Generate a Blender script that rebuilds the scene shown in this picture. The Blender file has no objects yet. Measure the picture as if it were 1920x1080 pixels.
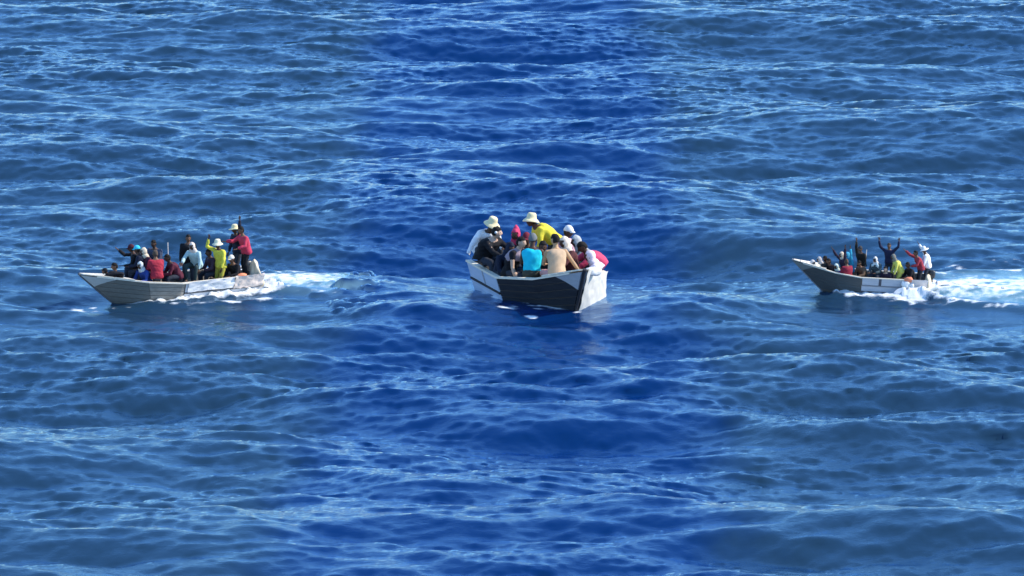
import bpy, bmesh, math, random
import numpy as np
from mathutils import Vector, Matrix, Euler, noise

sc = bpy.context.scene
C = sc.collection
R = math.radians

# ------------------------------------------------------------------ camera, sky, sun, exposure
CAM_H = 200 * math.tan(R(9))
cam_d = bpy.data.cameras.new('camera')
cam = bpy.data.objects.new('camera', cam_d)
C.objects.link(cam)
cam.location = (0, 0, CAM_H)
cam.rotation_euler = (R(90 - 8.883), 0, 0)
cam_d.sensor_width = 36
cam_d.lens = 36 * 12200 / 1920
cam_d.clip_start = 1
cam_d.clip_end = 20000
sc.camera = cam

SUN_EL, SUN_AZ = 40, 84           # azimuth clockwise from +Y (away from the camera); 90 = from the right
w = bpy.data.worlds.new('World')
sc.world = w
w.use_nodes = True
nt = w.node_tree
sky = nt.nodes.new('ShaderNodeTexSky')
sky.sky_type = 'NISHITA'
sky.sun_disc = False
sky.sun_elevation = R(SUN_EL)
sky.sun_rotation = R(SUN_AZ)
sky.altitude = 3000
sky.air_density = 2.0
sky.dust_density = 0.0
sky.ozone_density = 10.0
nt.nodes['Background'].inputs['Strength'].default_value = 0.15
nt.links.new(sky.outputs[0], nt.nodes['Background'].inputs[0])

sun_d = bpy.data.lights.new('sun', 'SUN')
sun_d.energy = 3.1
sun_d.angle = R(0.53)
sun_d.color = (1.0, 0.91, 0.77)
sun = bpy.data.objects.new('sun', sun_d)
C.objects.link(sun)
sv = Vector((math.sin(R(SUN_AZ)) * math.cos(R(SUN_EL)), math.cos(R(SUN_AZ)) * math.cos(R(SUN_EL)), math.sin(R(SUN_EL))))
sun.rotation_euler = sv.to_track_quat('Z', 'Y').to_euler()
sun.location = (60, 200, 60)

sc.view_settings.view_transform = 'Standard'
sc.view_settings.look = 'None'
sc.view_settings.exposure = 0.95
sc.view_settings.gamma = 1
sc.view_settings.use_curve_mapping = False

# ------------------------------------------------------------------ helpers
def tag(o, label=None, cat=None, group=None, kind=None):
    if label: o['label'] = label
    if cat: o['category'] = cat
    if group: o['group'] = group
    if kind: o['kind'] = kind
    return o

def mesh_np(name, V, Q, smooth=True):
    me = bpy.data.meshes.new(name)
    V = np.asarray(V, np.float32); Q = np.asarray(Q, np.int32)
    k = Q.shape[1]
    me.vertices.add(len(V)); me.vertices.foreach_set('co', V.ravel())
    me.loops.add(Q.size); me.loops.foreach_set('vertex_index', Q.ravel())
    me.polygons.add(len(Q))
    me.polygons.foreach_set('loop_start', np.arange(0, Q.size, k, dtype=np.int32))
    me.polygons.foreach_set('loop_total', np.full(len(Q), k, np.int32))
    me.polygons.foreach_set('use_smooth', np.full(len(Q), smooth, bool))
    me.update(calc_edges=True)
    return me

def link(name, me, mat=None, parent=None):
    o = bpy.data.objects.new(name, me)
    C.objects.link(o)
    if mat: me.materials.append(mat)
    if parent: o.parent = parent
    return o

class MB:
    """collects vertices and faces"""
    def __init__(s): s.v = []; s.f = []
    def add(s, vs, fs):
        b = len(s.v); s.v += [tuple(p) for p in vs]; s.f += [tuple(i + b for i in f) for f in fs]
    def mesh(s, name, smooth=False):
        me = bpy.data.meshes.new(name)
        me.from_pydata(s.v, [], s.f)
        if smooth: me.polygons.foreach_set('use_smooth', [True] * len(me.polygons))
        me.update()
        return me
    def build(s, name, mat, parent=None, smooth=False):
        return link(name, s.mesh(name, smooth), mat, parent)
    def grid(s, P, closed_u=False, cap=False):
        """P: rows of points"""
        n, m = len(P), len(P[0])
        vs = [p for r in P for p in r]; fs = []
        mm = m if closed_u else m - 1
        for i in range(n - 1):
            for j in range(mm):
                fs.append((i * m + j, i * m + (j + 1) % m, (i + 1) * m + (j + 1) % m, (i + 1) * m + j))
        if cap:
            fs.append(tuple(range(m - 1, -1, -1))); fs.append(tuple((n - 1) * m + j for j in range(m)))
        s.add(vs, fs)
    def tube(s, pts, rad, seg=8):
        pts = [Vector(p) for p in pts]
        rows = []
        up = None
        for i, p in enumerate(pts):
            d = (pts[min(i + 1, len(pts) - 1)] - pts[max(i - 1, 0)])
            d = d.normalized() if d.length > 1e-6 else Vector((0, 0, 1))
            if up is None:
                up = Vector((1, 0, 0)) if abs(d.x) < .8 else Vector((0, 1, 0))
            a = (up - d * up.dot(d)).normalized(); b = d.cross(a); up = a
            r = rad[i]
            rows.append([p + (a * math.cos(t) + b * math.sin(t)) * r for t in [2 * math.pi * k / seg for k in range(seg)]])
        s.grid(rows, True, True)
    def ell(s, c, rx, ry, rz, M=None, nu=14, nv=9):
        rows = []
        for i in range(nv + 1):
            th = math.pi * (i + (.02 if i == 0 else -.02 if i == nv else 0)) / nv
            rows.append([(M or Matrix.Identity(3)) @ Vector((rx * math.sin(th) * math.cos(2 * math.pi * k / nu), ry * math.sin(th) * math.sin(2 * math.pi * k / nu), -rz * math.cos(th))) + Vector(c) for k in range(nu)])
        s.grid(rows, True, True)
    def box(s, c, sx, sy, sz, M=None):
        vs = [(M or Matrix.Identity(3)) @ Vector((x * sx / 2, y * sy / 2, z * sz / 2)) + Vector(c) for x in (-1, 1) for y in (-1, 1) for z in (-1, 1)]
        s.add(vs, [(0, 1, 3, 2), (4, 6, 7, 5), (0, 4, 5, 1), (2, 3, 7, 6), (0, 2, 6, 4), (1, 5, 7, 3)])

MATS = {}
def fabric(col, rough=.85, var=.25, scale=9, bump=.25):
    key = ('f', tuple(col), rough, var, scale)
    if key in MATS: return MATS[key]
    m = bpy.data.materials.new('fabric'); m.use_nodes = True
    n = m.node_tree.nodes; l = m.node_tree.links; b = n['Principled BSDF']
    tc = n.new('ShaderNodeTexCoord'); nz = n.new('ShaderNodeTexNoise'); nz.inputs['Scale'].default_value = scale; nz.inputs['Detail'].default_value = 4
    l.new(tc.outputs['Object'], nz.inputs['Vector'])
    mx = n.new('ShaderNodeMix'); mx.data_type = 'RGBA'
    mx.inputs['A'].default_value = (*[c * (1 - var) for c in col], 1); mx.inputs['B'].default_value = (*[min(1, c * (1 + var)) for c in col], 1)
    l.new(nz.outputs['Fac'], mx.inputs['Factor']); l.new(mx.outputs['Result'], b.inputs['Base Color'])
    b.inputs['Roughness'].default_value = rough; b.inputs['Specular IOR Level'].default_value = .25
    bp = n.new('ShaderNodeBump'); bp.inputs['Strength'].default_value = bump; bp.inputs['Distance'].default_value = .02
    l.new(nz.outputs['Fac'], bp.inputs['Height']); l.new(bp.outputs['Normal'], b.inputs['Normal'])
    MATS[key] = m
    return m

def wood(col, dirt=(.03, .03, .03), amount=.4, rough=.6, stretch=(1.2, 8, 14)):
    key = ('w', tuple(col), tuple(dirt), amount, rough)
    if key in MATS: return MATS[key]
    m = bpy.data.materials.new('painted_wood'); m.use_nodes = True
    n = m.node_tree.nodes; l = m.node_tree.links; b = n['Principled BSDF']
    tc = n.new('ShaderNodeTexCoord'); mp = n.new('ShaderNodeMapping'); mp.inputs['Scale'].default_value = stretch
    nz = n.new('ShaderNodeTexNoise'); nz.inputs['Scale'].default_value = 1.6; nz.inputs['Detail'].default_value = 7; nz.inputs['Roughness'].default_value = .65
    l.new(tc.outputs['Object'], mp.inputs['Vector']); l.new(mp.outputs[0], nz.inputs['Vector'])
    rp = n.new('ShaderNodeValToRGB'); rp.color_ramp.elements[0].position = .42; rp.color_ramp.elements[1].position = .72
    l.new(nz.outputs['Fac'], rp.inputs['Fac'])
    ml = n.new('ShaderNodeMath'); ml.operation = 'MULTIPLY'; ml.inputs[1].default_value = amount
    l.new(rp.outputs['Color'], ml.inputs[0])
    mx = n.new('ShaderNodeMix'); mx.data_type = 'RGBA'
    mx.inputs['A'].default_value = (*col, 1); mx.inputs['B'].default_value = (*dirt, 1)
    l.new(ml.outputs[0], mx.inputs['Factor']); l.new(mx.outputs['Result'], b.inputs['Base Color'])
    b.inputs['Roughness'].default_value = rough; b.inputs['Specular IOR Level'].default_value = .3
    bp = n.new('ShaderNodeBump'); bp.inputs['Strength'].default_value = .35; bp.inputs['Distance'].default_value = .01
    l.new(nz.outputs['Fac'], bp.inputs['Height']); l.new(bp.outputs['Normal'], b.inputs['Normal'])
    MATS[key] = m
    return m

def plain(name, col, rough=.6, metal=0):
    if name in MATS: return MATS[name]
    m = bpy.data.materials.new(name); m.use_nodes = True
    n = m.node_tree.nodes; l = m.node_tree.links; b = n['Principled BSDF']
    nz = n.new('ShaderNodeTexNoise'); nz.inputs['Scale'].default_value = 14
    mx = n.new('ShaderNodeMix'); mx.data_type = 'RGBA'
    mx.inputs['A'].default_value = (*[c * .85 for c in col], 1); mx.inputs['B'].default_value = (*[min(1, c * 1.12) for c in col], 1)
    l.new(nz.outputs['Fac'], mx.inputs['Factor']); l.new(mx.outputs['Result'], b.inputs['Base Color'])
    b.inputs['Roughness'].default_value = rough; b.inputs['Metallic'].default_value = metal
    MATS[name] = m
    return m

# ------------------------------------------------------------------ boats: where they float
BOATS = {'c': {'O': [0.2104, 202.7437, 0.0], 's': 1.52, 'ang': -1.27409, 'pitch': 0.00873, 'L': 2.25, 'rake': 0.45}, 'l': {'O': [-8.4442, 202.3526, 0.0], 's': 0.985, 'ang': 3.75246, 'pitch': 0.00873, 'L': 3.0, 'rake': 1.2}, 'r': {'O': [12.9674, 201.9535, 0.0], 's': 0.74, 'ang': 3.08923, 'pitch': 0.06109, 'L': 2.75, 'rake': 1.0}}
for b in BOATS.values():
    b['M'] = Matrix.Translation(Vector(b['O'])) @ Matrix.Rotation(b['ang'], 4, 'Z') @ Matrix.Rotation(-b['pitch'], 4, 'Y') @ Matrix.Diagonal((b['s'], b['s'], b['s'], 1))

SHAPE = {'c': (1.80, 1.02, .90, .55), 'l': (1.93, .97, .97, .70), 'r': (1.93, .97, .97, .70)}    # bow length, half beam, crease position and half breadth
def half_breadth(x, L, key):
    bl, hbm, cx, ch = SHAPE[key]
    return np.interp(x, [0, L, L + cx, L + bl], [hbm - .04, hbm, ch, 0.0], left=hbm - .04, right=0.0)
def outline(key):
    """bottom and gunwale nodes: (x, half breadth, z) at stern, bend, crease, stem"""
    L, rk = BOATS[key]['L'], BOATS[key]['rake']; bl, hbm, cx, ch = SHAPE[key]
    return ([(0, hbm - .17, -.30), (L, hbm - .13, -.30), (L + cx - .15, ch - .12, -.30), (L + bl - .38, .012, -.30)],
            [(-.06, hbm + .06, .60), (L, hbm + .12, .57), (L + cx + .12, ch + .13, .66), (L + bl + rk, .03, .96)])

# ------------------------------------------------------------------ the sea
def smooth(a, b, x):
    t = np.clip((x - a) / (b - a), 0, 1); return t * t * (3 - 2 * t)

NX, NY, LX, LY, Y0 = 1000, 864, 58.0, 146.0, 149.0
rng = np.random.default_rng(11)
kx = 2 * np.pi * np.fft.fftfreq(NX, LX / NX)[None, :]
ky = 2 * np.pi * np.fft.fftfreq(NY, LY / NY)[:, None]
K = np.hypot(kx, ky); K[0, 0] = 1e9
def spectrum(lam, std, wind, spread, cut, fall=4.0):
    """wave field with peak length lam (m), height std (m), direction wind (deg from +x), up to 'cut' metres short"""
    kp = 2 * np.pi / lam
    P = np.exp(-1.25 * (kp / K) ** 2) / K ** fall * np.exp(-(K * cut / (2 * np.pi)) ** 2)
    c = (kx * math.cos(R(wind)) + ky * math.sin(R(wind))) / K
    P = P * (np.abs(c) ** spread * (c > 0) + .12 * np.abs(c) ** 2)
    P[0, 0] = 0
    g = rng.normal(size=(NY, NX)) + 1j * rng.normal(size=(NY, NX))
    h = np.sqrt(P) * g
    s = np.fft.ifft2(h).real.std()
    return h * (std / s)
Hr = spectrum(3.2, .015, 108, 2, .3) + spectrum(1.1, .012, 88, 2, .13, 3.3)                                          # short wind ripples, leaning the way the wind drives them
Hk = spectrum(27, .28, 84, 6, .5) + spectrum(9, .045, 64, 2, .5) + Hr
def wave_sum(F, g):
    return np.fft.ifft2(F * (Hk - Hr)).real + g * np.fft.ifft2(F * Hr).real
gl = np.fft.ifft2((rng.normal(size=(NY, NX)) + 1j * rng.normal(size=(NY, NX))) * np.exp(-(K * 2.2) ** 2)).real
gust = 1 + 0.2 * np.clip(gl / gl.std(), -2, 2)
CH = 0.2
hz = wave_sum(1, gust)
dx = wave_sum(-1j * kx / K, gust) * CH
dy = wave_sum(-1j * ky / K, gust) * CH - 2.0 * gust * np.fft.ifft2(Hr).real
def field(l0, l1, ax=1.0):
    """random field with lengths between l0 and l1 metres, std 1"""
    kk = np.hypot(kx * ax, ky); lam = 2 * np.pi / np.maximum(kk, 1e-6)
    g = (rng.normal(size=(NY, NX)) + 1j * rng.normal(size=(NY, NX))) * ((lam > l0) & (lam < l1)) / np.maximum(kk, .05)
    f = np.fft.ifft2(g).real
    return f / f.std()
nA, nB = field(.35, 2.2, 1.3), field(.2, .6)
nC = field(8, 60)
X0, Y0g = np.meshgrid(np.arange(NX) * LX / NX - LX / 2, np.arange(NY) * LY / NY + Y0)
foam = np.zeros_like(hz); aer = np.zeros_like(hz); damp = np.ones_like(hz); hull_in = np.zeros(hz.shape, bool); lift = np.zeros_like(hz)
def local(b, X, Y):
    c, s = math.cos(b['ang']), math.sin(b['ang'])
    u, v = X - b['O'][0], Y - b['O'][1]
    return (u * c + v * s) / b['s'], (-u * s + v * c) / b['s']
Xs, Ys = X0, Y0g
for key, b in BOATS.items():
    xl, yl = local(b, Xs, Ys)
    L = b['L']; hb = half_breadth(xl, L, key)
    d = np.maximum(np.maximum(np.abs(yl) - hb, -xl), xl - (L + SHAPE[key][0]))
    damp = np.minimum(damp, (.30 if key == 'c' else .14) + (.70 if key == 'c' else .86) * smooth(-.05, 2.4, d))
    ctr = (Xs - b['O'][0] - .5 * (L + 1.5) * b['s'] * math.cos(b['ang'])); wd_ = (1.2 if key == 'c' else 3.0) * b['s'] + 1
    lee = np.exp(-(ctr / wd_) ** 4) * smooth(b['O'][1] - 11, b['O'][1] - 3, Ys) * (Ys < b['O'][1] + 2)
    damp = np.minimum(damp, 1 - .55 * lee)
    hull_in |= (d < -.13) & (xl < L + 1.75)
    side = np.abs(yl) - hb
    on = (xl > -.6)
    foam = np.maximum(foam, np.exp(-(np.maximum(d, 0) / .12) ** 2) * (d > -.2) * (.48 + .42 * nA))
    if key in 'lr':
        # foam thrown along the hull, starting aft of the stem and widening aft
        st = .35 if key == 'l' else .15
        aft = smooth(L + 1.95 - st, L + .9 - st, xl) * on
        wid = (.35 + .22 * np.clip(L + 1.4 - xl, 0, 4.2)) * (1 + .22 * nC) * (1 + .25 * np.sin(xl * 2.3))
        f = aft * np.exp(-(np.maximum(side, 0) / wid) ** 2) * (side > -.25)
        foam = np.maximum(foam, np.minimum(f * 1.5, 1) * (1.0 + .20 * nA + .08 * nB))
        lift += .12 * b['s'] * aft * np.exp(-((side - .15) / (.3 + .4 * wid)) ** 2) * (1 + .5 * nA + .25 * nB)
        # a thrown ridge that leaves the hull
        off = .5 + .42 * np.clip(L + 1.3 - xl, 0, 9)
        ridge = np.exp(-((side - off) / .28) ** 2) * smooth(L + 1.6, L + .6, xl) * smooth(-2.5, 1, xl)
        foam = np.maximum(foam, ridge * (.30 + .42 * nA))
        lift += .10 * ridge
def wake(pts, hw, fade, streaks):
    global foam, aer, lift, damp
    px, py, = [p[0] for p in pts], [p[1] for p in pts]
    yc = np.interp(Xs, px, py); h = np.interp(Xs, px, hw); g = np.interp(Xs + .5 * nA, px, fade) * (Xs > px[0] - .3)
    t = (Ys - yc) / h
    core = np.exp(-np.abs(t) ** 3)
    aer = np.maximum(aer, np.clip(g, 0, 1) * core * np.clip(.85 + .3 * nA, 0, 1.1))
    foam = np.maximum(foam, g * core * (.66 + .15 * nA + .10 * nB))
    damp = np.minimum(damp, 1 - .86 * np.clip(g, 0, 1) * np.exp(-(np.where(t < 0, t / 2.6, t / 1.5)) ** 4)); lift += .10 * np.clip(g, 0, 1) * core
    for o, wd, a in streaks:
        e = np.exp(-((t - o + .12 * nC) / wd) ** 2)
        foam = np.maximum(foam, g * e * (a + .30 * nA + .10 * nB))
        lift += .12 * g * e
wake([(-8.3, 203.9), (-7.5, 204.0), (-6.5, 203.9), (-5.5, 203.8), (-5.1, 203.7), (-4.4, 203.7)], [1.2, 2.0, 2.5, 2.8, 3.0, 3.0], [1.7, 1.4, 1.2, 1.0, .55, 0],
     [(-1.25, .22, .35), (1.6, .25, .3), (-.6, .2, .6)])
wake([(12.7, 202.2), (13.6, 202.3), (14.8, 202.4), (16.1, 202.2), (17.6, 202.1), (24, 202)], [.9, 2.0, 2.6, 3.0, 3.2, 4], [1.7, 1.5, 1.3, 1.15, 1.05, .7],
     [(-1.15, .22, .5), (2.2, .3, .06), (1.3, .25, .3), (-.3, .3, .7)])
def patch(x, y, rx, ry, a):
    global foam
    e = np.exp(-((Xs - x) / rx) ** 2 - ((Ys - y) / ry) ** 2)
    foam = np.maximum(foam, e * (a + .45 * nA))
patch(-13.45, 198.3, .45, .7, .9); patch(-13.0, 198.6, .3, .5, .8); patch(-12.2, 199.3, .5, .6, .55)
patch(0.1, 197.4, .6, .7, .60); patch(.8, 197.3, .45, .6, .56); patch(.65, 196.3, .35, .5, .46); patch(.45, 197.8, .4, .5, .52)
patch(2.3, 199.5, .18, .8, .6)
for cx, cy in [(-13.76, 275.9), (-10.64, 275.9), (7.94, 168.5), (-.29, 231.4), (13.5, 239.6), (-13.3, 219.8), (4.6, 171.5)]:
    patch(cx, cy, .06, .25, .62)
for fb in range(3):                                    # keep the noise from filling everything in
    foam = np.clip(foam, 0, 1.6)
VX = X0 + dx * damp; VY = Y0g + dy * damp
VZ = hz * damp + lift
for key, b in BOATS.items():
    pass
VZ = np.where(hull_in, -.55, VZ)

def quads(nx, ny):
    i = np.arange(ny - 1)[:, None] * nx + np.arange(nx - 1)[None, :]
    return np.stack([i, i + 1, i + nx + 1, i + nx], -1).reshape(-1, 4)

sea_m = bpy.data.materials.new('sea_water'); sea_m.use_nodes = True
n = sea_m.node_tree.nodes; l = sea_m.node_tree.links
B = n['Principled BSDF']
tc = n.new('ShaderNodeTexCoord')
def node(t, **kw):
    q = n.new(t)
    for k_, v_ in kw.items(): setattr(q, k_, v_)
    return q
def mathn(op, a, b=None):
    q = node('ShaderNodeMath', operation=op)
    for i_, v_ in enumerate((a, b)):
        if v_ is None: continue
        if isinstance(v_, (int, float)): q.inputs[i_].default_value = v_
        else: l.new(v_, q.inputs[i_])
    return q.outputs[0]
# differing colour grading of three views put into the water tint: deep blue middle band, a little greyer to both sides, with an uneven border
sep = node('ShaderNodeSeparateXYZ'); l.new(tc.outputs['Object'], sep.inputs[0])
big = node('ShaderNodeTexNoise'); big.inputs['Scale'].default_value = .16; big.inputs['Detail'].default_value = 6; big.inputs['Roughness'].default_value = .6
l.new(tc.outputs['Object'], big.inputs['Vector'])
ax = mathn('ABSOLUTE', sep.outputs['X'])
ax = mathn('ADD', ax, mathn('MULTIPLY', mathn('SUBTRACT', big.outputs['Fac'], .5), 5.0))
mr = node('ShaderNodeMapRange', interpolation_type='SMOOTHSTEP'); mr.inputs[1].default_value = 4.4; mr.inputs[2].default_value = 7.0
l.new(ax, mr.inputs[0])
wc = node('ShaderNodeMix', data_type='RGBA')
wc.inputs['A'].default_value = (*(0.0006, 0.022, 0.105), 1); wc.inputs['B'].default_value = (*(0.013, 0.041, 0.08), 1)
l.new(mr.outputs[0], wc.inputs['Factor'])
at_a = node('ShaderNodeAttribute', attribute_name='aerated'); at_f = node('ShaderNodeAttribute', attribute_name='foam')
wa = node('ShaderNodeMix', data_type='RGBA'); wa.inputs['B'].default_value = (.34, .64, .70, 1)
l.new(wc.outputs['Result'], wa.inputs['A']); l.new(mathn('MULTIPLY', at_a.outputs['Fac'], .85), wa.inputs['Factor'])
fn = node('ShaderNodeTexNoise'); fn.inputs['Scale'].default_value = 4.0; fn.inputs['Detail'].default_value = 6; fn.inputs['Roughness'].default_value = .7
l.new(tc.outputs['Object'], fn.inputs['Vector'])
fm = mathn('ADD', at_f.outputs['Fac'], mathn('MULTIPLY', mathn('SUBTRACT', fn.outputs['Fac'], .5), 1.1))
fr = node('ShaderNodeMapRange', interpolation_type='SMOOTHSTEP'); fr.inputs[1].default_value = .42; fr.inputs[2].default_value = .95
l.new(fm, fr.inputs[0])
B.inputs['Base Color'].default_value = (.74, .77, .77, 1); B.inputs['Roughness'].default_value = .75
mp = node('ShaderNodeMapping'); mp.inputs['Scale'].default_value = (1, 1.25, 1)
l.new(tc.outputs['Object'], mp.inputs['Vector'])
b1 = node('ShaderNodeTexNoise'); b1.inputs['Scale'].default_value = 5.0; b1.inputs['Detail'].default_value = 5; b1.inputs['Roughness'].default_value = .68
l.new(mp.outputs[0], b1.inputs['Vector'])
bp = node('ShaderNodeBump'); bp.inputs['Strength'].default_value = 1.0; bp.inputs['Distance'].default_value = 0.017
l.new(b1.outputs['Fac'], bp.inputs['Height']); l.new(bp.outputs['Normal'], B.inputs['Normal'])
# light scattered back from inside the water does not follow the ripples: a diffuse body under a mirror-like skin
body = node('ShaderNodeBsdfDiffuse'); l.new(wa.outputs['Result'], body.inputs['Color']); body.inputs['Normal'].default_value = (0, 0, 1)
upn = node('ShaderNodeCombineXYZ'); upn.inputs[2].default_value = 1; l.new(upn.outputs[0], body.inputs['Normal'])
skin_ = node('ShaderNodeBsdfGlossy'); skin_.inputs['Roughness'].default_value = .05; skin_.inputs['Color'].default_value = (0.6, 0.8, 1, 1)
l.new(bp.outputs['Normal'], skin_.inputs['Normal'])
fre = node('ShaderNodeFresnel'); fre.inputs['IOR'].default_value = 1.34; l.new(bp.outputs['Normal'], fre.inputs['Normal'])
mxs = node('ShaderNodeMixShader'); l.new(fre.outputs[0], mxs.inputs[0]); l.new(body.outputs[0], mxs.inputs[1]); l.new(skin_.outputs[0], mxs.inputs[2])
mxf = node('ShaderNodeMixShader'); l.new(fr.outputs[0], mxf.inputs[0]); l.new(mxs.outputs[0], mxf.inputs[1]); l.new(B.outputs[0], mxf.inputs[2])
l.new(mxf.outputs[0], n['Material Output'].inputs['Surface'])

sea = link('sea', mesh_np('sea', np.stack([VX, VY, VZ], -1).reshape(-1, 3), quads(NX, NY)), sea_m)
tag(sea, 'choppy deep blue sea with foam wakes', kind='structure')
for nm, arr in (('foam', foam), ('aerated', aer)):
    a = sea.data.attributes.new(nm, 'FLOAT', 'POINT'); a.data.foreach_set('value', np.clip(arr, 0, 1.5).astype(np.float32).ravel())

# the sea goes on round the finely built part: the same waves repeated at a coarser step, then level water to the horizon
def coarse(i, j, st):
    ii = np.arange(0, NY + 1, st); jj = np.arange(0, NX + 1, st)
    A, Bj = np.meshgrid(ii % NY, jj % NX, indexing='ij')
    gx = jj[None, :] * LX / NX - LX / 2 + i * LX + dx[A, Bj]; gy = ii[:, None] * LY / NY + Y0 + j * LY + dy[A, Bj]
    return np.stack([gx, gy, hz[A, Bj]], -1).reshape(-1, 3), quads(len(jj), len(ii))
vs, qs, base = [], [], 0
for i in (-2, -1, 0, 1, 2):
    for j in (-1, 0, 1):
        if i == 0 and j == 0: continue
        v_, q_ = coarse(i, j, 6 if abs(i) == 1 and j == 0 else 8 if i == 0 else 16); vs.append(v_); qs.append(q_ + base); base += len(v_)
far = np.array([[-9000, -6000, -1.6], [9000, -6000, -1.6], [9000, 12000, -1.6], [-9000, 12000, -1.6]])
vs.append(far); qs.append(np.array([[0, 1, 2, 3]]) + base)
osea = link('open_sea', mesh_np('open_sea', np.concatenate(vs), np.concatenate(qs)), sea_m)
tag(osea, 'open blue sea reaching to the horizon', kind='structure')

# thick foam: a lumpy crust lying on the water, one object per boat
foam_m = fabric((.74, .76, .76), .75, .14, 5, .8)
def foam_piece(mask, name, label):
    sel = (foam > .98) & mask & ~hull_in
    cell = sel[:-1, :-1] & sel[1:, :-1] & sel[:-1, 1:] & sel[1:, 1:]
    q = quads(NX, NY)[cell.ravel()]
    if not len(q): return
    z = VZ + .003 + np.clip(.10 * (foam - .98), 0, .05)
    P = np.stack([VX, VY, z], -1).reshape(-1, 3)
    u, inv = np.unique(q, return_inverse=True)
    o = link(name, mesh_np(name, P[u], inv.reshape(-1, 4)), foam_m)
    tag(o, label, kind='stuff')
foam_piece(Xs < -3.5, 'wake_foam', 'white foam churned up along and behind the left boat')
foam_piece((Xs > -2) & (Xs < 5), 'water_foam', 'small white foam flecks beside the drifting middle boat')
foam_piece(Xs > 6, 'wake_foam', 'white foam churned up along and behind the right boat')

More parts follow.
